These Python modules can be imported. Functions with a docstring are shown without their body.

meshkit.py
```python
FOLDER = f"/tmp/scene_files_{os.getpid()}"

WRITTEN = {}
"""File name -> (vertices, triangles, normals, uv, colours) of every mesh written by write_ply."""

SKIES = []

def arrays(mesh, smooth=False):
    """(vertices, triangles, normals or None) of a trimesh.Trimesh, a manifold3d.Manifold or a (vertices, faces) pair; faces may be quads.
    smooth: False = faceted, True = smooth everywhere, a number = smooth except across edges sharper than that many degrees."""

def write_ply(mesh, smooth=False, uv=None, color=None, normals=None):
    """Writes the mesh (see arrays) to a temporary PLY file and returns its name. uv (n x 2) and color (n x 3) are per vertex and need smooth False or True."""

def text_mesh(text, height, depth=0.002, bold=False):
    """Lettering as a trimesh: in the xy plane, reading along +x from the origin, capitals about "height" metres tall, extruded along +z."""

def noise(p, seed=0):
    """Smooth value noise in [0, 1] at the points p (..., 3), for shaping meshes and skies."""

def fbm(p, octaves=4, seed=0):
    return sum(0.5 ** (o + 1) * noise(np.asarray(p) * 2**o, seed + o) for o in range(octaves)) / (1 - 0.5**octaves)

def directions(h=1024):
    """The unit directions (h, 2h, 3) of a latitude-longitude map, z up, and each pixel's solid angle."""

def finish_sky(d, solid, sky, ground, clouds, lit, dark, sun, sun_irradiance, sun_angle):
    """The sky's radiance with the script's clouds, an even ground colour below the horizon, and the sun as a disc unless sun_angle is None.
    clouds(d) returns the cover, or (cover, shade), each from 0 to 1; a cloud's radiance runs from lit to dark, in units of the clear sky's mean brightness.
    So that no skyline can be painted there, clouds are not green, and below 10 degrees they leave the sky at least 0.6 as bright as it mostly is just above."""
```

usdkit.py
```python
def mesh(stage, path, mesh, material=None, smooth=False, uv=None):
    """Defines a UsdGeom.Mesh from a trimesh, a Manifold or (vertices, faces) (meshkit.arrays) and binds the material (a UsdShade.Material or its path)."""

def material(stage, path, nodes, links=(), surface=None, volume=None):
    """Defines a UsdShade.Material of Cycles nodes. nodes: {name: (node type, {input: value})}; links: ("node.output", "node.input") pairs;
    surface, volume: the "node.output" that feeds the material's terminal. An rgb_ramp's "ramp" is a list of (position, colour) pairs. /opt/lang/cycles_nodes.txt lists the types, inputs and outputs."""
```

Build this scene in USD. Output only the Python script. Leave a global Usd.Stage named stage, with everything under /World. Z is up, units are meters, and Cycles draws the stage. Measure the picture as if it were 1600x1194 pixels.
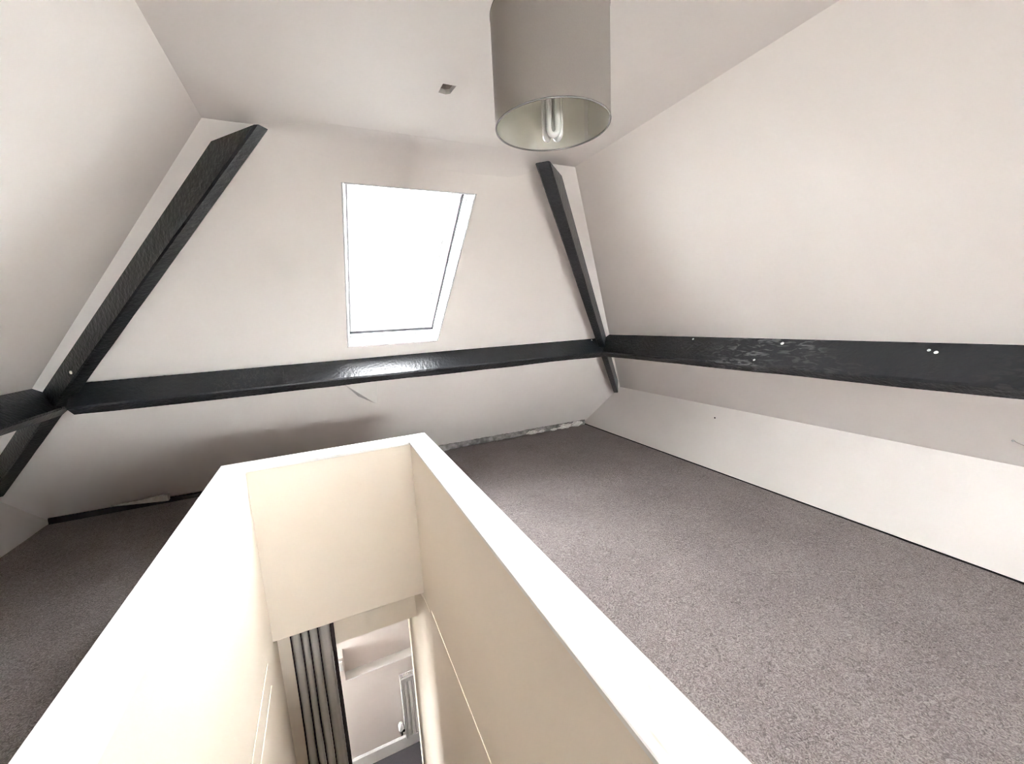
import math
import numpy as np
import trimesh
import manifold3d as m3
from shapely.geometry import Polygon, box as sbox
from pxr import Usd, UsdGeom, UsdLux, UsdShade, Gf, Sdf
import usdkit
from meshkit import fbm, noise

stage = Usd.Stage.CreateInMemory()
UsdGeom.SetStageUpAxis(stage, 'Z')
UsdGeom.SetStageMetersPerUnit(stage, 1.0)
UsdGeom.Xform.Define(stage, '/World')
UsdGeom.Scope.Define(stage, '/World/Looks')
rng = np.random.default_rng(7)

# ------------------------------------------------------------------ camera
CAM_H = 1.4
RIGHT = np.array([0.90322829, -0.42634239, -0.04910012])
UP = np.array([0.11096986, 0.12149926, 0.98636891])
FWD = np.array([0.41456525, 0.89636494, -0.15705272])
cam = UsdGeom.Camera.Define(stage, '/World/camera')
cam.CreateHorizontalApertureAttr(36.0)
cam.CreateVerticalApertureAttr(36.0 * 1194 / 1600)
cam.CreateFocalLengthAttr(36.0 * 629.857 / 1600)
cam.CreateClippingRangeAttr(Gf.Vec2f(0.02, 500))
cam.CreateExposureAttr(1.56)
cam.AddTransformOp().Set(Gf.Matrix4d(*RIGHT, 0, *UP, 0, *(-FWD), 0, 0, 0, CAM_H, 1))

# ------------------------------------------------------------------ daylight: an overcast sky seen and let in through the windows
sky = UsdLux.DomeLight.Define(stage, '/World/sky')
sky.CreateIntensityAttr(10.0)
sky.CreateColorAttr(Gf.Vec3f(0.98, 0.98, 1.0))

# ------------------------------------------------------------------ materials
MATS = {}


def mat(name, nodes, links=(), surface='p.BSDF', **k):
    MATS[name] = usdkit.material(stage, '/World/Looks/' + name, nodes, links, surface=surface, **k)
    return MATS[name]


def paint(name, c, c2=None, rough=0.6, scale=3.0, bump=0.05, bscale=60.0, spec=0.3):
    """Brushed or rolled paint: two close tones in large soft patches, fine roller relief."""
    c2 = c2 or tuple(x * 0.965 for x in c)
    return mat(name, {
        'g': ('geometry', {}),
        'n': ('noise_texture', {'scale': scale, 'detail': 4.0}),
        'r': ('rgb_ramp', {'ramp': [(0.35, c2), (0.65, c)]}),
        'nb': ('noise_texture', {'scale': bscale, 'detail': 3.0}),
        'b': ('bump', {'strength': bump, 'distance': 0.004}),
        'p': ('principled_bsdf', {'roughness': rough, 'specular_ior_level': spec}),
    }, [('g.position', 'n.vector'), ('g.position', 'nb.vector'), ('n.fac', 'r.fac'), ('r.color', 'p.base_color'),
        ('nb.fac', 'b.height'), ('b.normal', 'p.normal')])


paint('wall_paint', (0.88, 0.84, 0.80), (0.87, 0.83, 0.79))
paint('ceiling_paint', (0.88, 0.845, 0.81), (0.87, 0.835, 0.80))
paint('stair_paint', (0.80, 0.72, 0.62), (0.785, 0.705, 0.60))
paint('landing_paint', (0.84, 0.775, 0.735))
paint('gloss_white', (0.88, 0.87, 0.85), rough=0.28, bump=0.04, spec=0.5)
paint('window_white', (0.88, 0.89, 0.90), rough=0.25, bump=0.02, spec=0.5)
paint('radiator_white', (0.86, 0.85, 0.84), rough=0.25, bump=0.02, spec=0.5)
paint('dark_board', (0.02, 0.018, 0.018), rough=0.8)
paint('raw_plaster', (0.62, 0.57, 0.53), (0.50, 0.46, 0.42), scale=30, rough=0.9)
paint('white_chunk', (0.78, 0.74, 0.70), (0.6, 0.56, 0.52), scale=40, rough=0.9, bump=0.4)
paint('cut_board', (0.56, 0.47, 0.43), (0.45, 0.38, 0.345), scale=60, rough=0.9)
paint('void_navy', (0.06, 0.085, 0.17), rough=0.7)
paint('lamp_inner', (0.86, 0.87, 0.84), rough=0.5)
paint('holder_white', (0.85, 0.85, 0.82), rough=0.3)
paint('hem_grey', (0.24, 0.23, 0.225), rough=0.8)
paint('curtain_trim_and_shade', (0.028, 0.016, 0.018), rough=0.8)  # colours the real leading edge and the shade painted between pleats
paint('valve_dark', (0.10, 0.09, 0.085), rough=0.3, spec=0.6)
paint('paper', (0.80, 0.78, 0.74), rough=0.8)
paint('seal_grey', (0.10, 0.105, 0.115), rough=0.6)
paint('steel', (0.75, 0.75, 0.75), rough=0.3, spec=0.8)

# pine capping board under white gloss: knots telegraph through faintly
mat('cap_white', {
    'g': ('geometry', {}),
    'm': ('mapping', {'scale': (22.0, 5.0, 9.0)}),
    'v': ('noise_texture', {'scale': 0.8, 'detail': 2.0, 'distortion': 1.2}),
    'r': ('rgb_ramp', {'ramp': [(0.0, (0.80, 0.785, 0.75)), (0.64, (0.79, 0.775, 0.74)), (0.72, (0.66, 0.61, 0.54)), (0.80, (0.78, 0.765, 0.73))]}),
    'b': ('bump', {'strength': 0.15, 'distance': 0.004}),
    'p': ('principled_bsdf', {'roughness': 0.32}),
}, [('g.position', 'm.vector'), ('m.vector', 'v.vector'), ('v.fac', 'r.fac'),
    ('r.color', 'p.base_color'), ('v.fac', 'b.height'), ('b.normal', 'p.normal')])


def beam_mat(name, scuff):
    """Black gloss on old sawn timber: brush relief, and grey scuffs where 'scuff' lets them."""
    nodes = {
        'g': ('geometry', {}),
        'nb': ('noise_texture', {'scale': 55.0, 'detail': 5.0}),
        'nb2': ('noise_texture', {'scale': 9.0, 'detail': 2.0}),
        'ad': ('math', {'math_type': 'multiply_add', 'value2': 0.35}),
        'b': ('bump', {'strength': 0.5, 'distance': 0.009}),
        'ms': ('mapping', {'scale': (30.0, 9.0, 30.0)}),
        'ns': ('noise_texture', {'scale': 1.4, 'detail': 6.0, 'distortion': 1.5}),
        'nm': ('noise_texture', {'scale': 2.1, 'detail': 1.0}),
        'rs': ('rgb_ramp', {'ramp': [(0.50, (0, 0, 0)), (0.62, (1, 1, 1))]}),
        'rm': ('rgb_ramp', {'ramp': [(0.36, (0, 0, 0)), (0.56, (1, 1, 1))]} if scuff > 0.3 else {'ramp': [(0.52, (0, 0, 0)), (0.66, (1, 1, 1))]}),
        'mu': ('math', {'math_type': 'multiply'}),
        'mu2': ('math', {'math_type': 'multiply', 'value2': scuff}),
        'sx': ('separate_xyz', {}),
        'yd': ('math', {'math_type': 'subtract', 'value2': 1.32}),
        'ya': ('math', {'math_type': 'absolute'}),
        'ym': ('map_range', {'from_min': 0.12, 'from_max': 0.48, 'to_min': 1.0, 'to_max': 0.10 if scuff > 0.3 else 1.0, 'clamp': True}),
        'mu3': ('math', {'math_type': 'multiply'}),
        'mx': ('mix_color', {'a': (0.010, 0.0115, 0.014), 'b': (0.30, 0.30, 0.30)}),
        'p': ('principled_bsdf', {'roughness': 0.30, 'specular_ior_level': 0.42}),
    }
    return mat(name, nodes, [('g.position', 'nb.vector'), ('g.position', 'nb2.vector'), ('nb2.fac', 'ad.value1'), ('nb.fac', 'ad.value3'),
                             ('ad.value', 'b.height'), ('b.normal', 'p.normal'), ('g.position', 'ms.vector'), ('ms.vector', 'ns.vector'),
                             ('g.position', 'nm.vector'), ('ns.fac', 'rs.fac'), ('nm.fac', 'rm.fac'), ('rs.color', 'mu.value1'), ('rm.color', 'mu.value2'), ('g.position', 'sx.vector'), ('sx.y', 'yd.value1'), ('yd.value', 'ya.value1'), ('ya.value', 'ym.value'), ('mu2.value', 'mu3.value1'), ('ym.result', 'mu3.value2'),
                             ('mu.value', 'mu2.value1'), ('mu3.value', 'mx.fac'), ('mx.result', 'p.base_color')])


beam_mat('beam_black', 0.04)
beam_mat('beam_scuffed', 0.45)

mat('carpet', {
    'g': ('geometry', {}),
    'n1': ('noise_texture', {'scale': 48.0, 'detail': 4.0, 'roughness': 0.6, 'distortion': 3.0}),
    'n2': ('noise_texture', {'scale': 210.0, 'detail': 2.0}),
    'n3': ('noise_texture', {'scale': 2.2, 'detail': 3.0}),
    'a': ('math', {'math_type': 'multiply_add', 'value2': 0.45}),
    's': ('math', {'math_type': 'multiply_add', 'value2': 0.16}),
    'r': ('rgb_ramp', {'ramp': [(0.54, (0.070, 0.055, 0.055)), (0.76, (0.205, 0.172, 0.166)), (0.98, (0.40, 0.352, 0.335))]}),
    'b': ('bump', {'strength': 0.9, 'distance': 0.012}),
    'p': ('principled_bsdf', {'roughness': 0.95, 'specular_ior_level': 0.1, 'sheen_weight': 0.15}),
}, [('g.position', 'n1.vector'), ('g.position', 'n2.vector'), ('g.position', 'n3.vector'), ('n2.fac', 'a.value1'), ('n1.fac', 'a.value3'),
    ('n3.fac', 's.value1'), ('a.value', 's.value3'), ('s.value', 'r.fac'), ('r.color', 'p.base_color'), ('a.value', 'b.height'), ('b.normal', 'p.normal')])
paint('landing_carpet', (0.075, 0.07, 0.075), (0.05, 0.047, 0.05), scale=160, rough=0.95, bump=0.6, bscale=300)
paint('debris', (0.34, 0.32, 0.30), (0.15, 0.14, 0.13), scale=16, rough=0.95, bump=0.6, bscale=90)


def cloth(name, c, c2, scale, trans, through):
    mat(name, {
        'g': ('geometry', {}),
        'n': ('noise_texture', {'scale': scale, 'detail': 3.0}),
        'r': ('rgb_ramp', {'ramp': [(0.3, c2), (0.7, c)]}),
        'b': ('bump', {'strength': 0.25, 'distance': 0.002}),
        'p': ('principled_bsdf', {'roughness': 0.9, 'specular_ior_level': 0.15}),
        't': ('translucent_bsdf', {'color': through}),
        'm': ('mix_closure', {'fac': trans}),
    }, [('g.position', 'n.vector'), ('n.fac', 'r.fac'), ('r.color', 'p.base_color'), ('n.fac', 'b.height'), ('b.normal', 'p.normal'),
        ('p.BSDF', 'm.closure1'), ('t.BSDF', 'm.closure2')], surface='m.closure')


cloth('shade_cloth', (0.44, 0.415, 0.40), (0.40, 0.375, 0.36), 380.0, 0.55, (0.80, 0.77, 0.72))
cloth('shade_lining', (0.86, 0.86, 0.81), (0.84, 0.84, 0.79), 380.0, 0.6, (0.93, 0.93, 0.88))
cloth('curtain_cloth', (0.47, 0.45, 0.43), (0.42, 0.40, 0.385), 300.0, 0.1, (0.3, 0.28, 0.26))
mat('glass', {'lw': ('layer_weight', {'blend': 0.5}), 'pw': ('math', {'math_type': 'power', 'value2': 4.0}), 'f': ('math', {'math_type': 'multiply_add', 'value2': 0.5, 'value3': 0.03}), 't': ('transparent_bsdf', {'color': (0.97, 0.98, 0.98)}), 'g': ('glossy_bsdf', {'color': (1, 1, 1), 'roughness': 0.02}),
              'm': ('mix_closure', {})}, [('lw.facing', 'pw.value1'), ('pw.value', 'f.value1'), ('f.value', 'm.fac'), ('t.BSDF', 'm.closure1'), ('g.BSDF', 'm.closure2')], surface='m.closure')
mat('tube_glass', {'p': ('principled_bsdf', {'base_color': (0.90, 0.91, 0.88), 'roughness': 0.12, 'specular_ior_level': 0.7, 'coat_weight': 0.6})})

# ------------------------------------------------------------------ helpers
USED = {}


def path_for(name, parent=None):
    base = (parent.GetPath().pathString if parent else '/World') + '/'
    n = USED.get(base + name, 0)
    USED[base + name] = n + 1
    return base + (name if n == 0 else f'{name}_{n:03d}')


def tag(prim, label=None, cat=None, group=None, kind=None):
    p = prim.GetPrim() if hasattr(prim, 'GetPrim') else prim
    for k, v in (('label', label), ('category', cat), ('group', group), ('kind', kind)):
        if v:
            p.SetCustomDataByKey(k, v)
    return p


def thing(name, loc=(0, 0, 0), parent=None, **k):
    x = UsdGeom.Xform.Define(stage, path_for(name, parent))
    x.AddTranslateOp().Set(Gf.Vec3d(*map(float, loc)))
    p = x.GetPrim()
    p.SetCustomDataByKey('at', Gf.Vec3d(*map(float, loc)))
    return tag(p, **k)


ORIGIN = {}


def obj(name, mesh, m, parent=None, smooth=False, **k):
    """One Mesh prim; the mesh is given in world coordinates and stored relative to its thing's base."""
    if hasattr(mesh, 'to_mesh'):
        q = mesh.to_mesh()
        mesh = trimesh.Trimesh(np.array(q.vert_properties)[:, :3], np.array(q.tri_verts), process=False)
    if isinstance(mesh, (list, tuple)):
        mesh = trimesh.util.concatenate(list(mesh))
    mesh = mesh.copy()
    at = np.zeros(3)
    if parent is not None:
        q = parent
        while q and q.GetPath().pathString != '/World':
            v = q.GetCustomDataByKey('at')
            if v is not None:
                at = at + np.array(v)
            q = q.GetParent()
    mesh.apply_translation(-at)
    u = usdkit.mesh(stage, path_for(name, parent), mesh, MATS[m], smooth=smooth)
    return tag(u.GetPrim(), **k)


def bx(x0, x1, y0, y1, z0, z1, c=0.0):
    """A box between bounds; c chamfers its edges."""
    if c <= 0:
        b = trimesh.creation.box((x1 - x0, y1 - y0, z1 - z0))
        b.apply_translation(((x0 + x1) / 2, (y0 + y1) / 2, (z0 + z1) / 2))
        return b
    pts = []
    for sx in (0, 1):
        for sy in (0, 1):
            for sz in (0, 1):
                p = np.array([(x0, x1)[sx], (y0, y1)[sy], (z0, z1)[sz]], float)
                d = np.array([(1, -1)[sx], (1, -1)[sy], (1, -1)[sz]]) * c
                for a in range(3):
                    e = d.copy()
                    e[a] = 0
                    pts.append(p + e)
    return trimesh.convex.convex_hull(np.array(pts))


def hull(pts):
    return trimesh.convex.convex_hull(np.asarray(pts, float))


def loft(sec, caps=True):
    """sec (N, M, 3): closed rings swept into a surface."""
    sec = np.asarray(sec, float)
    n, m = sec.shape[:2]
    v = sec.reshape(-1, 3)
    f = []
    for i in range(n - 1):
        for j in range(m):
            a, b, c, d = i * m + j, i * m + (j + 1) % m, (i + 1) * m + (j + 1) % m, (i + 1) * m + j
            f += [(a, b, c), (a, c, d)]
    if caps:
        v = np.vstack([v, sec[0].mean(0), sec[-1].mean(0)])
        k = n * m
        for j in range(m):
            f += [(k, (j + 1) % m, j), (k + 1, (n - 1) * m + j, (n - 1) * m + (j + 1) % m)]
    t = trimesh.Trimesh(v, np.array(f), process=False)
    if caps and t.volume < 0:
        t.invert()
    return t


def tube(path, r, n=12):
    p = np.asarray(path, float)
    d = np.gradient(p, axis=0)
    d /= np.linalg.norm(d, axis=1, keepdims=True)
    a = np.cross(d[0], (0.31, 0.87, 0.38))
    rings = []
    for i in range(len(p)):
        a = a - d[i] * (a @ d[i])
        a /= np.linalg.norm(a)
        b = np.cross(d[i], a)
        t = np.linspace(0, 2 * np.pi, n, endpoint=False)
        rr = r if np.ndim(r) == 0 else r[i]
        rings.append(p[i] + rr * (np.cos(t)[:, None] * a + np.sin(t)[:, None] * b))
    return loft(rings)


def lathe(profile, axis_xy, n=64):
    """profile [(r, z)...] closed ring swept round the vertical axis."""
    pr = np.asarray(profile, float)
    t = np.linspace(0, 2 * np.pi, n + 1)
    sec = np.stack([np.stack([axis_xy[0] + pr[:, 0] * math.cos(a), axis_xy[1] + pr[:, 0] * math.sin(a), pr[:, 1]], 1) for a in t])
    m = loft(sec, caps=False)
    m.merge_vertices()
    if m.volume < 0:
        m.invert()
    return m


def slab(poly, origin, e1, e2, thick, out):
    """A shapely polygon in the plane (origin, e1, e2), given thickness towards 'out'."""
    from shapely.geometry.polygon import orient
    poly = orient(poly)
    q = m3.CrossSection([np.asarray(r.coords)[:-1] for r in (poly.exterior, *poly.interiors)], m3.FillRule.EvenOdd).extrude(thick).to_mesh()
    m = trimesh.Trimesh(np.array(q.vert_properties)[:, :3], np.array(q.tri_verts), process=False)
    v = np.array(m.vertices)
    w = np.asarray(origin, float) + v[:, :1] * np.asarray(e1) + v[:, 1:2] * np.asarray(e2) + v[:, 2:] * np.asarray(out)
    m = trimesh.Trimesh(w, m.faces, process=False)
    if m.volume < 0:
        m.invert()
    return m


def man(t):
    t = t.copy()
    t.merge_vertices()
    return m3.Manifold(m3.Mesh(np.asarray(t.vertices, np.float32), np.asarray(t.faces, np.uint32)))


# ------------------------------------------------------------------ the shape of the loft
YH, TH = 4.256, 0.7924             # foot of the far (hip) slope, its rise over run
TR, TL = 0.8152, 0.852             # right and left slopes
XR, XL = 2.960, -2.088             # knee walls
ZC = 2.0664                        # flat ceiling
ZKR = 0.577                        # top of right knee wall
XCR = XR - (ZC - ZKR) / TR         # where the slopes meet the ceiling
XCL = -0.2636
ZKL = ZC + TL * (XL - XCL)
YC = YH - ZC / TH
YN = -3.6                          # near gable wall, behind the camera
ah, ar, al = math.atan(TH), math.atan(TR), math.atan(TL)
H_IN = np.array([0, -math.sin(ah), -math.cos(ah)])     # into the room from the far slope
H_DN = np.array([0, math.cos(ah), -math.sin(ah)])      # down the far slope
R_IN = np.array([-math.sin(ar), 0, -math.cos(ar)])
R_DN = np.array([math.cos(ar), 0, -math.sin(ar)])
L_IN = np.array([math.sin(al), 0, -math.cos(al)])
L_DN = np.array([-math.cos(al), 0, -math.sin(al)])
T = 0.16                           # roof build-up


def hipx_l(z):
    return XCL + (z - ZC) / TL


def hipx_r(z):
    return XR - (z - ZKR) / TR


# stairwell
SXO, SXI, SLO, SLI = 0.514, 0.397, -0.541, -0.417
SYO, SYI, SYN = 2.450, 2.312, -0.55
ZCAP, ZLIN, ZDOWN = 0.7205, -0.25, -2.40

# ------------------------------------------------------------------ floor
fl = thing('floor', (0, 0, 0), kind='structure', label='purple-grey loop-pile carpet over dark boards across the loft')
hole = sbox(SLO, SYN, SXO, SYO)
boards = sbox(XL - 0.1, YN - 0.1, XR + 0.1, YH + 0.1).difference(hole)
obj('floorboards', slab(boards, (0, 0, -0.016), (1, 0, 0), (0, 1, 0), 0.1, (0, 0, -1)), 'dark_board', fl)
yy = np.linspace(YN, 4.15, 160)
wr = XR - 0.014 + 0.006 * (fbm(np.stack([yy * 3, yy * 0, yy * 0 + 3], 1)) - 0.5) * 2
wl = XL + 0.010 + 0.010 * (fbm(np.stack([yy * 2, yy * 0 + 5, yy * 0], 1)) - 0.5) * 2
xx = np.linspace(XL + 0.02, XR - 0.02, 160)
wf = 4.205 + 0.016 * (fbm(np.stack([xx * 3, xx * 0 + 9, xx * 0], 1)) - 0.5) * 2
ring = [(a, b) for a, b in zip(wr, yy)] + [(a, b) for a, b in zip(xx[::-1], wf[::-1])] + [(a, b) for a, b in zip(wl[::-1], yy[::-1])]
carpet_poly = Polygon(ring).buffer(0).difference(hole)
obj('carpet', slab(carpet_poly, (0, 0, 0), (1, 0, 0), (0, 1, 0), 0.0155, (0, 0, -1)), 'carpet', fl)

# ------------------------------------------------------------------ flat ceiling with a cut-out, and the plaster cove
HX0, HX1, HY0, HY1 = 0.390, 0.428, 1.214, 1.266
E = 0.08
ce = sbox(XCL - E, YN - E, XCR + E, YC + E).difference(Polygon([(HX0 + 0.002, HY0), (HX1 + 0.003, HY0 - 0.001), (HX1 - 0.002, HY1 - 0.008), (HX1 - 0.014, HY1), (HX0 + 0.001, HY1 - 0.004)]))
obj('ceiling', slab(ce, (0, 0, ZC), (1, 0, 0), (0, 1, 0), 0.014, (0, 0, 1)), 'ceiling_paint', None, kind='structure', label='flat white strip of ceiling between the slopes')
co = thing('ceiling_cutout', ((HX0 + HX1) / 2, (HY0 + HY1) / 2, ZC), label='small square cut-out in the flat white ceiling, dark inside with raw board edges', cat='hole')
outer = sbox(HX0 - 0.016, HY0 - 0.016, HX1 + 0.016, HY1 + 0.016)
inner = Polygon([(HX0, HY0 - 0.006), (HX1 + 0.001, HY0 - 0.006), (HX1 + 0.001, HY1 - 0.010), (HX1 - 0.012, HY1 + 0.001), (HX0 - 0.002, HY1 - 0.001)])
obj('board_edge', slab(outer.difference(inner), (0, 0, ZC + 0.0142), (1, 0, 0), (0, 1, 0), 0.03, (0, 0, 1)), 'cut_board', co)
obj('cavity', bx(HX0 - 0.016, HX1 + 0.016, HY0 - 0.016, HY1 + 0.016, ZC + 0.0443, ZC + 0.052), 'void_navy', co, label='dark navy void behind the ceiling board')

# cove between ceiling and far slope, dying out towards both hips
cx = np.linspace(XCL + 0.10, XCR - 0.10, 60)
rows = []
for x in cx:
    w = min(1.0, (x - cx[0]) / 0.28, (cx[-1] - x) / 0.22)
    L = 0.001 + 0.085 * (w * w * (3 - 2 * w))
    a = np.array([x, YC - L, ZC])
    c = np.array([x, YC, ZC])
    b = c + H_DN * L
    q = np.linspace(0, 1, 25)[:, None]
    curve = (1 - q) ** 2 * a + 2 * q * (1 - q) * c + q ** 2 * b
    curve[1:-1] += np.array([0, 0, -0.0008])
    rows.append(np.vstack([curve, [c + np.array([0, 0.004, 0.003])]]))
obj('trim_1', loft(rows), 'ceiling_paint', None, kind='structure', label='soft plaster cove where the ceiling meets the skylight slope')

# ------------------------------------------------------------------ slopes and walls
WX0, WX1, WS0, WS1 = 0.136, 0.700, 2.045, 3.148      # roof window opening: x and distance up the far slope
S = lambda z: z / math.sin(ah)
O = np.array([0, YH, 0.0])
hip_poly = Polygon([(XL - E, S(-0.05)), (XR + E, S(-0.05)), (XR + E, S(ZKR)), (hipx_r(ZC) + E, S(ZC + 0.05)), (hipx_l(ZC) - E, S(ZC + 0.05)), (XL - E, S(ZKL))])
hip_poly = hip_poly.difference(sbox(WX0, WS0, WX1, WS1))
obj('wall_far', slab(hip_poly, O, (1, 0, 0), -H_DN, T, -H_IN), 'wall_paint', None, kind='structure', label='white plastered hip slope with the roof window')


def side_slope(x_top, z_top, dn, out, length, holes=None):
    # ends along the hip with the far slope (a little past it, hidden in the roof build-up)
    y_at = lambda l: YC + l * abs(dn[2]) / TH
    p = Polygon([(YN - E, -E), (y_at(-E) + E, -E), (y_at(length + E) + E, length + E), (YN - E, length + E)])
    if holes is not None:
        p = p.difference(holes)
    return slab(p, (x_top, 0, z_top), (0, 1, 0), dn, T, out)


LEN_R = (ZC - ZKR) / math.sin(ar)
LEN_L = (ZC - ZKL) / math.sin(al)
obj('wall_right', side_slope(XCR, ZC, R_DN, -R_IN, LEN_R), 'wall_paint', None, kind='structure', label='white sloping wall on the right')
obj('wall_left', side_slope(XCL, ZC, L_DN, -L_IN, LEN_L), 'wall_paint', None, kind='structure', label='white sloping wall on the left')
w = thing('wall_lower_right', (XR, 0, 0), kind='structure', label='low upright knee wall under the right slope, with a dark gap at the carpet')
obj('plaster', bx(XR, XR + 0.1, YN - 0.1, YH + 0.1, 0.005, ZKR + 0.03), 'wall_paint', w)
obj('gap_blocker', bx(XR + 0.025, XR + 0.1, YN - 0.1, YH + 0.1, -0.0158, 0.0048), 'dark_board', w, label='added dark blocker set back under the wall to stop outside light')  # added blocker: keeps outside light out of the gap so it stays dark
obj('wall_lower_left', bx(XL - 0.1, XL, YN - 0.1, YH + 0.1, -0.1, ZKL + 0.03), 'wall_paint', None, kind='structure', label='low upright knee wall under the left slope')
GW = (0.10, 1.75, 0.50, 1.32)      # unseen window, added in the gable behind the camera for daylight
near = sbox(XL - 0.3, -0.1, XR + 0.3, ZC + 0.2).difference(sbox(GW[0], GW[2], GW[1], GW[3]))
obj('wall_near', slab(near, (0, YN, 0), (1, 0, 0), (0, 0, 1), 0.12, (0, -1, 0)), 'wall_paint', None, kind='structure', label='white gable wall at the near end')


# ------------------------------------------------------------------ roof windows
def roof_window(name, org, ex, es, out, x0, x1, s0, s1):
    """Parts laid out in the slope's own frame: x across, s up the slope, o outwards."""
    def B(a0, a1, b0, b1, c0, c1, ch=0.003):
        m = bx(a0, a1, b0, b1, c0, c1, ch)
        v = np.array(m.vertices)
        m = trimesh.Trimesh(np.asarray(org) + v[:, :1] * np.asarray(ex) + v[:, 1:2] * np.asarray(es) + v[:, 2:] * np.asarray(out), m.faces, process=False)
        if m.volume < 0:
            m.invert()
        return m

    def ringm(a0, a1, b0, b1, w, c0, c1, wb=None):
        wb = wb or w
        return [B(a0, a0 + w, b0, b1, c0, c1), B(a1 - w, a1, b0, b1, c0, c1), B(a0 + w, a1 - w, b0, b0 + wb, c0, c1), B(a0 + w, a1 - w, b1 - w, b1, c0, c1)]

    base = np.asarray(org) + np.asarray(ex) * (x0 + x1) / 2 + np.asarray(es) * s0
    w = thing(name, base, kind='structure', label='white roof window in the far slope with bright sky behind')
    obj('lining', ringm(x0 + 0.0005, x1 - 0.0005, s0 + 0.0005, s1 - 0.0005, 0.010, 0.001, 0.070), 'window_white', w)
    obj('frame', ringm(x0 + 0.001, x1 - 0.001, s0 + 0.001, s1 - 0.001, 0.022, 0.074, T + 0.01), 'window_white', w)
    sa = obj('sash', ringm(x0 + 0.026, x1 - 0.026, s0 + 0.026, s1 - 0.026, 0.040, 0.096, 0.150, 0.070), 'window_white', w)
    obj('glazing_bead', ringm(x0 + 0.066, x1 - 0.066, s0 + 0.096, s1 - 0.066, 0.012, 0.112, 0.128), 'window_white', sa)
    obj('gasket', ringm(x0 + 0.0228, x1 - 0.0228, s0 + 0.0228, s1 - 0.0228, 0.0030, 0.085, 0.120), 'seal_grey', sa)
    obj('gasket', ringm(x0 + 0.078, x1 - 0.078, s0 + 0.108, s1 - 0.078, 0.0045, 0.122, 0.1315), 'seal_grey', sa)
    obj('pane', B(x0 + 0.064, x1 - 0.064, s0 + 0.094, s1 - 0.064, 0.132, 0.136, 0.0), 'glass', sa)
    obj('ventilation_bar', B(x0 + 0.03, x1 - 0.03, s1 - 0.062, s1 - 0.030, 0.082, 0.094, 0.004), 'window_white', w)


roof_window('window_1', O, (1, 0, 0), -H_DN, -H_IN, WX0, WX1, WS0, WS1)

w = thing('added_window_2', (GW[0], YN - 0.06, GW[2]), kind='structure', label='unseen gable window added behind the camera for daylight')  # not in view; added as a daylight source behind the camera
obj('frame', [bx(GW[0], GW[1], YN - 0.09, YN - 0.03, GW[2], GW[2] + 0.05, 0.004), bx(GW[0], GW[1], YN - 0.09, YN - 0.03, GW[3] - 0.05, GW[3], 0.004)] +
    [bx(x, x + 0.05, YN - 0.09, YN - 0.03, GW[2] + 0.05, GW[3] - 0.05, 0.004) for x in (GW[0], (GW[0] + GW[1]) / 2 - 0.025, GW[1] - 0.05)], 'window_white', w)
for x in (GW[0] + 0.05, (GW[0] + GW[1]) / 2 + 0.025):
    obj('pane', bx(x, x + (GW[1] - GW[0]) / 2 - 0.075, YN - 0.062, YN - 0.058, GW[2] + 0.05, GW[3] - 0.05), 'glass', w)

paint('ground_grey', (0.48, 0.47, 0.45), rough=0.9, scale=0.3)
obj('ground', trimesh.creation.cylinder(60.0, 0.4, sections=64, transform=trimesh.transformations.translation_matrix((0, 0, -5.6))), 'ground_grey', None, kind='structure', label='ground outside the house')

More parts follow.
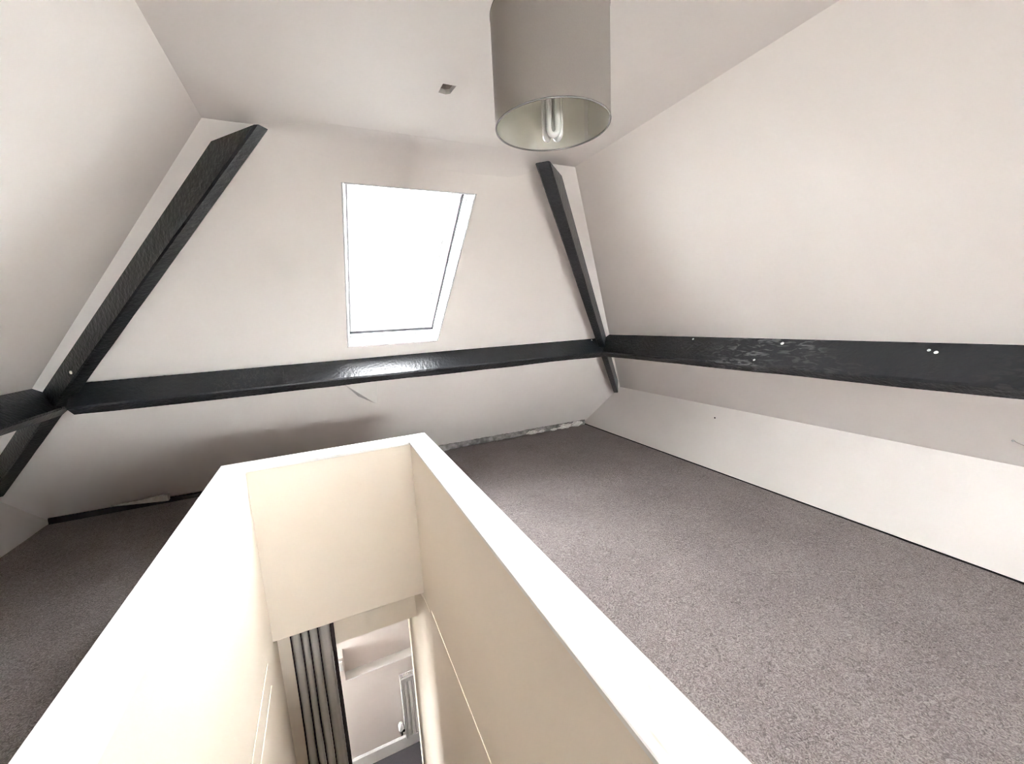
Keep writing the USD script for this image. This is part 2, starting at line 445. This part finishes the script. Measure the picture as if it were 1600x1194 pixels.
# ------------------------------------------------------------------ stairwell parapet
# right and left walls run from the capping down past the loft floor to the storey below
for nm, x0, x1, lab in (('wall_stair_right', SXI, SXO, 'cream stairwell wall on the right, its top capped with a white board'),
                        ('wall_stair_left', SLO, SLI, 'cream stairwell wall on the left, its top capped with a white board')):
    w = thing(nm, ((x0 + x1) / 2, SYN, 0), kind='structure', label=lab)
    obj('plaster', bx(x0, x1, SYN, SYO, ZDOWN, ZCAP - 0.018), 'stair_paint', w)
    inn = x1 > 0 and x0 > 0
    obj('capping_board', bx(x0 - (0.004 if inn else 0.002), x1 + (0.002 if inn else 0.004), SYN, SYI if not inn else SYO + 0.002, ZCAP - 0.018, ZCAP, 0.0025), 'cap_white', w,
        label='white-painted pine board with faint knots' if inn else None)
    face = SXI if inn else SLI
    sg = -1 if inn else 1
    for z0, z1, pr in (((-0.43, -0.235, 0.004),) if inn else ((-0.465, -0.335, 0.006), (-0.325, -0.21, 0.004))):
        a, b = sorted((face, face + sg * pr))
        obj('trim_board', bx(a, b, SYN, SYI - 0.20, z0, z1, 0.0012), 'stair_paint', w)
w = thing('wall_stair_end', (0, SYI, 0), kind='structure', label='cream end wall of the stairwell above the doorway')
zz = ZCAP - 0.018
pts = []
for x in (SLI, SXI):
    pts += [(x, SYI, zz), (x, SYO, zz), (x, SYO, ZLIN - 0.006), (x, SYI + 0.012, ZLIN - 0.010), (x, SYI, ZLIN)]
obj('plaster', hull(pts), 'stair_paint', w)
obj('capping_board', bx(SLO - 0.002, SXI - 0.004, SYI - 0.004, SYO + 0.002, ZCAP - 0.018, ZCAP, 0.0025), 'cap_white', w)

# ------------------------------------------------------------------ doorway at the foot of the stairs
DY0, DY1 = 2.43, 2.54
DXL, DXR, DZ = -0.30, 0.315, -0.482
w = thing('wall_doorway', (0, DY0, ZDOWN), kind='structure', label='plastered wall around the doorway at the foot of the stairs')
th = np.linspace(0, np.pi / 2, 10)
rj = [(SXI + 0.10, SYI - 0.16), (SXI + 0.001, SYI - 0.16), (SXI - 0.0015, SYI - 0.14)] + [(SXI - 0.0015 - 0.0805 * (1 - math.cos(a)), SYI - 0.10 + 0.26 * math.sin(a)) for a in th] + [(SXI - 0.082, DY1), (SXI + 0.10, DY1)]
obj('jamb', slab(Polygon(rj).buffer(0), (0, 0, ZDOWN), (1, 0, 0), (0, 1, 0), DZ + 0.20 - ZDOWN, (0, 0, 1)), 'stair_paint', w, smooth=35, label='rounded plaster jamb')
obj('plaster', bx(SLI - 0.1, DXL, DY0, DY1, ZDOWN, DZ + 0.24), 'stair_paint', w)
obj('header', bx(DXL, SXI + 0.1, DY0, DY1, DZ, DZ + 0.24), 'stair_paint', w)

# storey below
obj('floor_lower', bx(-1.6, 1.5, -0.8, 3.5, ZDOWN - 0.1, ZDOWN), 'landing_carpet', None, kind='structure', label='dark charcoal carpet of the storey below')
ZLC = -0.30
obj('ceiling_lower', bx(-1.6, 1.5, DY1 - 0.09, 3.6, ZLC, ZLC + 0.08), 'landing_paint', None, kind='structure', label='ceiling of the storey below')
LY, LZ = 3.300, -1.525
w = thing('wall_landing', (0, LY, ZDOWN), kind='structure', label='pale wall of the storey below with a ledge above the radiator')
obj('plaster', [bx(-1.6, 1.5, LY, LY + 0.3, ZDOWN - 0.05, LZ), bx(-0.30, -0.135, LY, LY + 0.3, LZ, -1.30), bx(-1.6, -0.135, LY + 0.10, LY + 0.3, LZ, ZLC + 0.02), bx(-0.135, 1.5, LY + 0.10, LY + 0.3, LZ, ZLC + 0.02)], 'landing_paint', w)
obj('ledge', bx(-0.135, 1.5, LY + 0.0, LY + 0.10, LZ, LZ + 0.008, 0.002), 'gloss_white', w, label='white ledge along the top of the lower wall')
obj('baseboard_landing', hull([(x, y, z) for x in (-1.6, 1.5) for y, z in ((LY, ZDOWN), (LY - 0.016, ZDOWN), (LY - 0.016, ZDOWN + 0.108), (LY - 0.006, ZDOWN + 0.122), (LY, ZDOWN + 0.122))]), 'gloss_white', None, kind='structure', label='white skirting board of the storey below')
obj('wall_landing_right', bx(1.3, 1.5, DY1 - 0.11, 3.5, ZDOWN, ZLC + 0.02), 'landing_paint', None, kind='structure')
obj('wall_landing_near', [bx(SXI + 0.1, 1.5, DY0, DY1, ZDOWN, ZLC + 0.08), bx(-1.6, SLI - 0.1, DY0, DY1, ZDOWN, ZLC + 0.08)], 'landing_paint', None, kind='structure')
# its daylight comes through an unseen window added in the left wall
obj('wall_landing_left', [bx(-1.6, -1.45, DY1 - 0.11, 3.5, ZDOWN, -1.50), bx(-1.6, -1.45, DY1 - 0.11, 3.5, -0.68, ZLC + 0.02), bx(-1.6, -1.45, DY1 - 0.11, 2.88, -1.50, -0.68), bx(-1.6, -1.45, 3.36, 3.5, -1.50, -0.68)], 'landing_paint', None, kind='structure')
w = thing('added_window_3', (-1.52, 3.12, -1.50), kind='structure', label='unseen window added to light the storey below')
wy0, wy1, wz0, wz1 = 2.88, 3.36, -1.50, -0.68
obj('frame', [bx(-1.56, -1.50, wy0, wy0 + 0.04, wz0, wz1, 0.004), bx(-1.56, -1.50, wy1 - 0.04, wy1, wz0, wz1, 0.004), bx(-1.56, -1.50, wy0 + 0.04, wy1 - 0.04, wz0, wz0 + 0.04, 0.004), bx(-1.56, -1.50, wy0 + 0.04, wy1 - 0.04, wz1 - 0.04, wz1, 0.004)], 'window_white', w)
obj('pane', bx(-1.532, -1.528, wy0 + 0.04, wy1 - 0.04, wz0 + 0.04, wz1 - 0.04), 'glass', w)
# stairs
st = thing('staircase', (0, 2.2, ZDOWN), kind='structure', label='carpeted stairs climbing from the doorway')
N = 11
for i in range(N):
    y1 = 2.10 - i * 0.215
    z1 = ZDOWN + (i + 1) * (0 - ZDOWN) / (N + 0.0)
    obj('tread', bx(SLI + 0.001, SXI - 0.001, y1 - 0.235, y1, z1 - 0.045 - (0.17 if i else 0.173), z1, 0.004), 'landing_carpet', st)
obj('wall_stair_near', bx(SLO, SXO, SYN - 0.1, SYN, ZDOWN, -0.116), 'stair_paint', None, kind='structure')

# ------------------------------------------------------------------ timbers
def chamfered(pts2, c):
    """A polygon ring with its corners cut by c (list, per corner)."""
    out = []
    n = len(pts2)
    for i in range(n):
        p, a, b = (np.array(pts2[j % n], float) for j in (i, i - 1, i + 1))
        if c[i] <= 0:
            out += [p, p]
            continue
        out += [p + (a - p) / np.linalg.norm(a - p) * c[i], p + (b - p) / np.linalg.norm(b - p) * c[i]]
    return out


def beam(p0, p1, ring, e1, e2, wob=0.004, seed=1, n=70, fixed=()):
    """A timber from p0 to p1 whose section (in e1, e2) wavers like old sawn wood. ring may be a function of t."""
    p0, p1 = np.asarray(p0, float), np.asarray(p1, float)
    e1, e2 = np.asarray(e1), np.asarray(e2)
    rings = []
    for t in np.linspace(0, 1, n):
        r = ring(t) if callable(ring) else ring
        c = p0 + (p1 - p0) * t
        L = np.linalg.norm(p1 - p0) * t
        row = []
        for j, q in enumerate(r):
            k = j // 2
            a, b = ((0, 0) if k in fixed else
                    (wob * 2 * (fbm(np.array([L * 2.5, k * 7.3, seed * 3.1])) - 0.5), wob * 2 * (fbm(np.array([L * 2.5, k * 7.3 + 50, seed * 3.1])) - 0.5)))
            row.append(c + e1 * (q[0] + a) + e2 * (q[1] + b))
        rings.append(row)
    m = loft(rings)
    return m


Z3 = np.array([0, 0, 1.0])
# hip rafters: vertical-sided, just inside the two hips
# left: A = upper edge of the side seen from the camera, lying on the far slope
def hip_pt(x, z):
    return np.array([x, YH - z / TH, z])


def rafter(a0, a1, side, w0, w1, depth, seed):
    u = (a1 - a0) / np.linalg.norm(a1 - a0)
    n = np.cross(u, Z3)
    n /= np.linalg.norm(n)
    if n[1] < 0:
        n = -n
    # far edge on the slope: how the slope rises along n
    rise = -TH * n[1]
    def ring(t):
        w = w0 + (w1 - w0) * t
        return chamfered([(0, 0), (0, -depth), (w, -depth), (w, rise * w)], [0, 0.006, 0.006, 0])
    return beam(a0, a1, ring, n, Z3, 0.0035, seed, 80, fixed=(0, 3)), u, n


A0, A1 = hip_pt(-0.2565, 2.021), hip_pt(-1.126, 1.289)
u = (A1 - A0) / np.linalg.norm(A1 - A0)
raf_l, uL, nL = rafter(A0 - u * 0.36, A0 + u * 2.95, -1, 0.046, 0.078, 0.115, 3)
B0, B1 = hip_pt(1.086, 2.0355), hip_pt(2.48, 0.948)
u = (B1 - B0) / np.linalg.norm(B1 - B0)
raf_r, uR, nR = rafter(B0 - u * 0.40, B0 + u * 2.80, 1, 0.062, 0.048, 0.130, 5)


def cut(m, point, normal):
    """Keeps what lies in front of the plane."""
    normal = np.asarray(normal, float)
    normal = normal / np.linalg.norm(normal)
    return m.trim_by_plane(tuple(normal), float(normal @ np.asarray(point)))


ML, MR = man(raf_l), man(raf_r)
# slanted tops and feet
def splay(m, p, u, n, depth, ztop):
    k = (ztop - p[2] + depth) / -u[2]
    nn = np.cross(-u * k - Z3 * depth, n)
    return cut(m, p, nn if nn @ u > 0 else -nn)


ML = splay(ML, A0, uL, nL, 0.115, 2.030)
MR = splay(MR, B0, uR, nR, 0.130, 2.03)
ML = cut(ML, (0, 0, ZC - 0.001), -Z3)
MR = cut(MR, (0, 0, ZC - 0.001), -Z3)


def purlin_ring(w, t, c=0.008):
    return chamfered([(0, 0), (0, t), (w, t), (w, 0)], [0, c, c, 0])


YP, ZP = 2.748, 1.195                                  # back upper edge of the far purlin on the slope
HPB = hip_pt(0, 1.195)
far_purlin = man(beam((-1.16, HPB[1], HPB[2] - 0.012), (2.14, HPB[1], HPB[2] + 0.006), purlin_ring(0.082, 0.140), H_DN, H_IN, 0.006, 11, 110, fixed=(0, 3)))
xr_p = hipx_r(1.222)
right_purlin = man(beam((xr_p, YN + 0.01, 1.222), (xr_p, 2.76, 1.222), purlin_ring(0.072, 0.176), R_DN, R_IN, 0.005, 21, 130, fixed=(0, 3)))
zl_p = 1.172
left_purlin = man(beam((hipx_l(zl_p), YN + 0.01, zl_p), (hipx_l(zl_p), 2.86, zl_p), purlin_ring(0.075, 0.150), L_DN, L_IN, 0.005, 31, 130, fixed=(0, 3)))


far_purlin = far_purlin - ML - MR
right_purlin = right_purlin - MR - far_purlin
left_purlin = left_purlin - ML - far_purlin


def biggest(m):
    parts = m.decompose()
    return max(parts, key=lambda q: q.volume()) if parts else m


def screw(p, n, r=0.006):
    n = np.asarray(n, float)
    a = np.cross(n, (0.3, 0.5, 0.8))
    a /= np.linalg.norm(a)
    b = np.cross(n, a)
    t = np.linspace(0, 2 * np.pi, 10, endpoint=False)
    rings = [np.asarray(p) + h * n + rr * (np.cos(t)[:, None] * a + np.sin(t)[:, None] * b) for rr, h in ((r, -0.001), (r, 0.002), (r * 0.7, 0.0045), (r * 0.2, 0.0055))]
    return loft(rings)


base = A0 + uL * 2.7
o = thing('hip_rafter', base, label='black-painted sloping hip rafter on the left, running from ceiling to the left purlin', cat='beam')
obj('timber', biggest(ML), 'beam_black', o, smooth=25)
obj('paint_chip', screw(np.array([-1.0739, 2.5743, 1.2493]) - nL * 0.002, -nL, 0.009), 'white_chunk', o, label='pale fleck where the black paint has chipped')
base = B0 + uR * 2.2
o = thing('hip_rafter', base, label='thin black-painted hip rafter in the right corner, its foot on the low wall', cat='beam')
obj('timber', biggest(MR), 'beam_black', o, smooth=25)
o = thing('purlin', (0.5, HPB[1], 1.0), label='long glossy black beam across the slope below the roof window', cat='beam')
obj('timber', biggest(far_purlin), 'beam_black', o, smooth=25)
HUP = -H_DN
obj('screw', screw(hip_pt(-0.75, 1.187) + H_IN * 0.09, HUP), 'steel', o, smooth=40)
obj('paint_chip', screw(np.array([2.0065, 2.7581, 1.2075]) + H_IN * 0.03 + HUP * 0.002, HUP, 0.007), 'white_chunk', o, label='pale fleck where the black paint has chipped')
o = thing('purlin', (xr_p, 0, 1.0), label='scuffed black beam with screw heads along the right slope', cat='beam')
obj('timber', biggest(right_purlin), 'beam_scuffed', o, smooth=25)
for (y, t, r) in ((1.86, 0.018, 0.007), (1.298, 0.028, 0.009), (1.397, 0.140, 0.007), (0.735, 0.036, 0.006), (0.712, 0.045, 0.007)):
    obj('screw', screw(np.array([xr_p, y, 1.222]) + R_IN * t + R_DN * 0.001, -R_DN, r), 'steel', o, smooth=40)
o = thing('purlin', (hipx_l(zl_p), 0, 1.0), label='black beam along the left slope at the left picture edge', cat='beam')
obj('timber', biggest(left_purlin), 'beam_black', o, smooth=25)

# ------------------------------------------------------------------ pendant lamp
LX, LYY, LZ0, LH, LR = 0.4484, 0.7251, CAM_H + 0.3586, 0.193, 0.110
o = thing('pendant_lamp', (LX, LYY, LZ0), label='grey cylindrical fabric drum shade hanging from the ceiling', cat='lamp')
sh = obj('lamp_shade', lathe([(LR - 0.0012, LZ0 + 0.001), (LR, LZ0 + 0.001), (LR, LZ0 + LH), (LR - 0.0012, LZ0 + LH)], (LX, LYY), 96), 'shade_cloth', o, smooth=30)
obj('shade_lining', lathe([(LR - 0.0022, LZ0 + 0.002), (LR - 0.0014, LZ0 + 0.002), (LR - 0.0014, LZ0 + LH - 0.002), (LR - 0.0022, LZ0 + LH - 0.002)], (LX, LYY), 96), 'shade_lining', sh, smooth=30, label='white inner lining of the shade')
for zc in (LZ0 + 0.001, LZ0 + LH - 0.001):
    a = np.linspace(0, 2 * np.pi, 9)
    obj('hem', lathe([(LR - 0.0010 + 0.0017 * math.cos(q), zc + 0.0017 * math.sin(q)) for q in a[:-1]], (LX, LYY), 96), 'hem_grey', sh, smooth=60, label='darker grey hem ring')
# seam of the lining
sa = 0.30
obj('seam', loft([[(LX + (LR - 0.0024 - d) * math.cos(sa + e), LYY + (LR - 0.0024 - d) * math.sin(sa + e), z) for e, d in ((-0.04, 0), (-0.04, 0.0008), (0.04, 0.0008), (0.04, 0))] for z in np.linspace(LZ0 + 0.003, LZ0 + LH - 0.003, 4)]), 'holder_white', sh)
zs = LZ0 + LH - 0.03
ringa = np.linspace(0, 2 * np.pi, 9)[:-1]
spider = [lathe([(0.024 + 0.0022 * math.cos(q), zs + 0.0022 * math.sin(q)) for q in ringa], (LX, LYY), 32)]
for k in range(3):
    a = 0.4 + k * 2 * np.pi / 3
    spider.append(tube([(LX + 0.024 * math.cos(a), LYY + 0.024 * math.sin(a), zs), (LX + 0.07 * math.cos(a), LYY + 0.07 * math.sin(a), zs + 0.012), (LX + 0.107 * math.cos(a), LYY + 0.107 * math.sin(a), LZ0 + LH - 0.004)], 0.0018, 8))
obj('shade_carrier', spider, 'holder_white', o, smooth=40)
holder = lathe([(0.0, zs + 0.055), (0.006, zs + 0.055), (0.010, zs + 0.045), (0.018, zs + 0.03), (0.020, zs - 0.02), (0.018, zs - 0.022), (0.0, zs - 0.022)], (LX, LYY), 40)
obj('lamp_holder', holder, 'holder_white', o, smooth=35)
obj('cord', tube([(LX, LYY, zs + 0.05), (LX, LYY, zs + 0.08), (LX, LYY, ZC - 0.022)], 0.003, 10), 'holder_white', o, smooth=60)
obj('ceiling_rose', lathe([(0.0, ZC - 0.0005), (0.040, ZC - 0.0005), (0.040, ZC - 0.008), (0.030, ZC - 0.018), (0.012, ZC - 0.025), (0.0, ZC - 0.025)], (LX, LYY), 48), 'holder_white', o, smooth=30)
ZB = LZ0 - 0.022                                        # lowest point of the bulb
bulb = obj('bulb', lathe([(0.0, zs - 0.022), (0.017, zs - 0.022), (0.021, zs - 0.04), (0.021, zs - 0.066), (0.019, zs - 0.07), (0.0, zs - 0.07)], (LX, LYY), 40), 'holder_white', o, smooth=35, label='white base of the folded-tube bulb')
zt = zs - 0.068
for k in range(3):
    a = 2.2 + k * 2 * np.pi / 3
    c = np.array([LX + 0.0125 * math.cos(a), LYY + 0.0125 * math.sin(a), 0])
    tv = np.array([-math.sin(a), math.cos(a), 0]) * 0.0085
    zb = ZB + 0.015
    arc = [c + tv * math.cos(q) + np.array([0, 0, zb - 0.0105 * math.sin(q)]) for q in np.linspace(0, np.pi, 11)]
    obj('tube', tube([c + tv + np.array([0, 0, zt])] + [c + tv + np.array([0, 0, zb + 0.03])] + arc + [c - tv + np.array([0, 0, zb + 0.03])] + [c - tv + np.array([0, 0, zt])], 0.0055, 14), 'tube_glass', bulb, smooth=60)

# ------------------------------------------------------------------ loose lining paper under the far purlin
# a blunt tongue: flush with the slope at its top, its tip standing off, bowed on the left
def flap_pt(x, z, lift):
    return hip_pt(x, z) + H_IN * lift


flap = hull([flap_pt(0.10, 1.010, 0.0005), flap_pt(0.325, 1.010, 0.0005), flap_pt(0.122, 0.994, 0.004), flap_pt(0.322, 0.99, 0.006), flap_pt(0.324, 0.895, 0.040), flap_pt(0.318, 0.862, 0.056), flap_pt(0.309, 0.860, 0.056),
             flap_pt(0.196, 0.885, 0.001), flap_pt(0.250, 0.848, 0.003), flap_pt(0.295, 0.834, 0.012), flap_pt(0.324, 0.842, 0.001)])
tag(obj('lining_paper_flap', flap, 'paper', None), 'small loose pale flap of lining standing off the slope under the long beam', 'paper')

# ------------------------------------------------------------------ broken edge along the foot of the far slope
xs = np.linspace(0.30, 2.925, 420)
secs = []
for x in xs:
    row = []
    for k, a in enumerate(np.linspace(0, 2 * np.pi, 14, endpoint=False)):
        rr = 0.040 * (0.25 + 1.0 * fbm(np.array([x * 11, math.cos(a) * 1.5, math.sin(a) * 1.5 + 4]), 5) + 0.5 * fbm(np.array([x * 45, math.cos(a) * 2.5, math.sin(a) * 2.5]), 3))
        y = YH - 0.058 + 0.85 * rr * math.cos(a) + 0.012 * (fbm(np.array([x * 5, 2.2, 0])) - 0.5)
        z = 0.036 + 1.0 * rr * math.sin(a)
        y = min(y, YH - 0.002 - max(z, 0) / TH)
        row.append((x, y, max(z, 0.0015)))
    secs.append(row)
db = thing('broken_plaster', (1.9, 4.19, 0), label='ragged grey strip of broken plaster along the carpet edge at the far slope', cat='rubble')
obj('crumbled_edge', loft(secs), 'debris', db, smooth=70)
for cx_, cl, ch_ in ((2.16, 0.16, 0.026), (2.28, 0.10, 0.02), (2.62, 0.20, 0.030), (2.80, 0.17, 0.034), (2.46, 0.08, 0.018)):
    g = trimesh.creation.icosphere(3, 1.0)
    v = np.array(g.vertices)
    v *= (0.45 + 1.1 * fbm(v * np.array([4.5, 2.0, 2.0]) + cx_ * 5, 4))[:, None]
    v = v * (cl / 2, 0.02, ch_) + (cx_, 4.168, ch_ + 0.003)
    v[:, 2] = np.maximum(v[:, 2], 0.001)
    obj('plaster_chunk', trimesh.Trimesh(v, g.faces, process=False), 'white_chunk', db, smooth=60, label='white lump of broken plaster')

# dark strip and a plasterboard sliver along the foot of the far slope, left of the stairwell
bt = []
for t in np.linspace(0, 1, 40):
    x = -2.06 + 1.10 * t
    h = 0.052 - 0.022 * t + 0.006 * (fbm(np.array([x * 6, 1.0, 0])) - 0.5)
    y1 = YH - 0.004
    bt.append([(x, y1 - 0.078, 0.001), (x, y1 - 0.078 + 0.004, h * 0.9), (x, y1 - h / TH - 0.001, h), (x, y1 - 0.01, 0.001)])
tag(obj('floor_dark_strip', loft(bt), 'dark_board', None), 'dark strip along the foot of the slope left of the stairwell', 'batten')
of = hull([(-1.68, 4.155, 0.060), (-1.30, 4.150, 0.040), (-1.30, 4.160, 0.095), (-1.68, 4.168, 0.066), (-1.30, 4.112, 0.036), (-1.30, 4.103, 0.090), (-1.68, 4.150, 0.064)])
tag(obj('plasterboard_sliver', of, 'raw_plaster', None), 'pale wedge of plasterboard above the dark strip', 'plasterboard')

# wall plug hole and hairline wire
tag(obj('wall_plug', screw((XR - 0.0005, 2.311, 0.472), (-1, 0, 0), 0.006), 'dark_board', None, smooth=40), 'tiny dark plug in the low right wall', 'plug')
rp = lambda y, z: np.array([hipx_r(z), y, z])
wv = thing('wall_nail', rp(0.63, 0.748), label='small nail with a wire end on the right slope below the scuffed beam', cat='nail')
obj('nail_head', screw(rp(0.63, 0.748) + R_IN * 0.002, R_IN, 0.005), 'steel', wv, smooth=40)
obj('wire', tube([rp(0.63 - 0.06 * t, 0.748 - 0.035 * t - 0.004 * math.sin(3 * t)) + R_IN * 0.0025 for t in np.linspace(0, 1.6, 12)], 0.0012, 6), 'raw_plaster', wv)

# ------------------------------------------------------------------ curtain in the doorway
cu = thing('curtain', (-0.23, 2.41, ZDOWN), label='grey curtain with dark leading edge and painted fold shade, drawn to the left of the doorway', cat='curtain')
edges = [-0.349, -0.298, -0.257, -0.209, -0.124]
zt, zb = -0.262, ZDOWN + 0.03


def fold(x0, x1, seed, deep=0.022):
    """One flat pleat of cloth: a shallow bow between two creases, falling with a slight waver."""
    rows = []
    for z in np.linspace(zt, zb, 50):
        f = (zt - z) / (zt - zb)
        wv_ = 0.006 * f * math.sin(9 * f + seed) + 0.010 * f ** 2 * (noise(np.array([f * 6, seed * 3.3, 0])) - 0.5)
        fr, bk = [], []
        for a in np.linspace(0, 1, 9):
            x = x0 + (x1 - x0) * a + wv_
            y = DY0 - 0.012 - deep * (1 - abs(2 * a - 1) ** 4)
            fr.append((x, y, z))
            bk.append((x, y + 0.0025, z))
        rows.append(fr + bk[::-1])
    return loft(rows)


for i in range(4):
    g = 0.0035
    obj('pleat', fold(edges[i] + g, edges[i + 1] - g - (0.020 if i == 3 else 0), i * 1.3, 0.018 if i < 3 else 0.026), 'curtain_cloth', cu, smooth=50)
for i in range(4):  # dark strips stand in for the shade deep in the fold grooves
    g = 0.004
    obj('trim_and_shade_band', fold(edges[i] - g, edges[i] + g, i * 1.3, 0.006), 'curtain_trim_and_shade', cu, smooth=50, label='dark brown strip painting in the shade between the pleats')
obj('trim_and_shade_band', fold(edges[4] - 0.022, edges[4], 3 * 1.3, 0.016), 'curtain_trim_and_shade', cu, smooth=50, label='wide dark brown leading edge')
obj('heading_rail', tube([(-0.36, DY0 - 0.022, -0.258), (-0.1, DY0 - 0.022, -0.258), (0.30, DY0 - 0.022, -0.258)], 0.005, 8), 'holder_white', cu)

# ------------------------------------------------------------------ radiator
RX0, RX1, RY, RZ0, RZ1 = 0.285, 0.985, 3.215, -2.245, -1.640
ra = thing('radiator', (RX0, RY, RZ0), label='white ribbed panel radiator on the landing wall', cat='radiator')
prof = []
n = 17
for i in range(n * 8 + 1):
    x = RX0 + 0.02 + (RX1 - RX0 - 0.04) * i / (n * 8)
    ph = (i % 8) / 8
    d = 0.010 if 0.25 <= ph <= 0.75 else 0.0
    prof.append((x, RY + 0.012 - d))
prof += [(RX1 - 0.02, RY + 0.022), (RX0 + 0.02, RY + 0.022)]
obj('panel', slab(Polygon(prof), (0, 0, RZ0 + 0.02), (1, 0, 0), (0, 1, 0), RZ1 - RZ0 - 0.06, (0, 0, 1)), 'radiator_white', ra)
obj('panel_edge', [bx(RX0 + 0.004, RX1 - 0.004, RY + 0.002, RY + 0.024, RZ1 - 0.042, RZ1 - 0.008, 0.004), bx(RX0 + 0.004, RX1 - 0.004, RY + 0.002, RY + 0.024, RZ0, RZ0 + 0.022, 0.004),
                   bx(RX0 + 0.004, RX0 + 0.022, RY + 0.002, RY + 0.024, RZ0, RZ1 - 0.01, 0.004), bx(RX1 - 0.022, RX1 - 0.004, RY + 0.002, RY + 0.024, RZ0, RZ1 - 0.01, 0.004)], 'radiator_white', ra)
for x in (RX0, RX1 - 0.003):
    obj('side_panel', bx(x, x + 0.003, RY, LY - 0.02, RZ0 + 0.03, RZ1, 0.001), 'radiator_white', ra)
obj('back_panel', bx(RX0 + 0.01, RX1 - 0.01, LY - 0.035, LY - 0.022, RZ0, RZ1 - 0.03, 0.003), 'radiator_white', ra)
for x in (RX0 + 0.1, RX1 - 0.13):
    obj('bracket', bx(x, x + 0.03, LY - 0.023, LY - 0.0005, RZ0 + 0.05, RZ1 - 0.08), 'radiator_white', ra)
gr = obj('grille', [bx(RX0 + 0.003, RX1 - 0.003, RY, RY + 0.006, RZ1 - 0.008, RZ1, 0.001), bx(RX0 + 0.003, RX1 - 0.003, LY - 0.028, LY - 0.02, RZ1 - 0.008, RZ1, 0.001)], 'radiator_white', ra)
for i in range(46):
    x = RX0 + 0.03 + (RX1 - RX0 - 0.06) * i / 45
    obj('slat', bx(x - 0.0025, x + 0.0025, RY + 0.006, LY - 0.028, RZ1 - 0.006, RZ1 - 0.001), 'radiator_white', gr)
obj('convector', bx(RX0 + 0.02, RX1 - 0.02, RY + 0.026, LY - 0.04, RZ1 - 0.10, RZ1 - 0.045), 'valve_dark', ra, label='dark interior under the grille')
vx, vy, vz = RX0 - 0.032, RY + 0.045, RZ0 + 0.055
va = obj('valve_body', [tube([(vx, vy, vz - 0.03), (vx, vy, vz), (vx, vy, vz + 0.02)], 0.013, 14), tube([(vx, vy, vz), (vx + 0.02, vy, vz), (RX0 + 0.012, vy, vz)], 0.009, 12)], 'valve_dark', ra, smooth=40, label='dark metal radiator valve')
obj('valve_head', lathe([(0.0, vz + 0.02), (0.017, vz + 0.02), (0.021, vz + 0.03), (0.021, vz + 0.075), (0.015, vz + 0.092), (0.0, vz + 0.095)], (vx, vy), 24), 'holder_white', va, smooth=35, label='white thermostatic head')
obj('pipe', tube([(vx, vy, vz - 0.028), (vx, vy + 0.02, vz - 0.028), (vx, LY + 0.001, vz - 0.028)], 0.0075, 12), 'holder_white', ra, smooth=60)

sw = thing('wall_box', (-0.16, LY, -1.37), label='small white plastic box on the landing wall beside the curtain', cat='switch box')
obj('cover', bx(-0.205, -0.140, LY - 0.028, LY, -1.395, -1.305, 0.004), 'gloss_white', sw)
obj('switch_plate', bx(-0.190, -0.155, LY - 0.032, LY - 0.028, -1.375, -1.325, 0.001), 'window_white', sw)

for p in stage.Traverse():
    if p.GetCustomDataByKey('at') is not None:
        p.ClearCustomDataByKey('at')
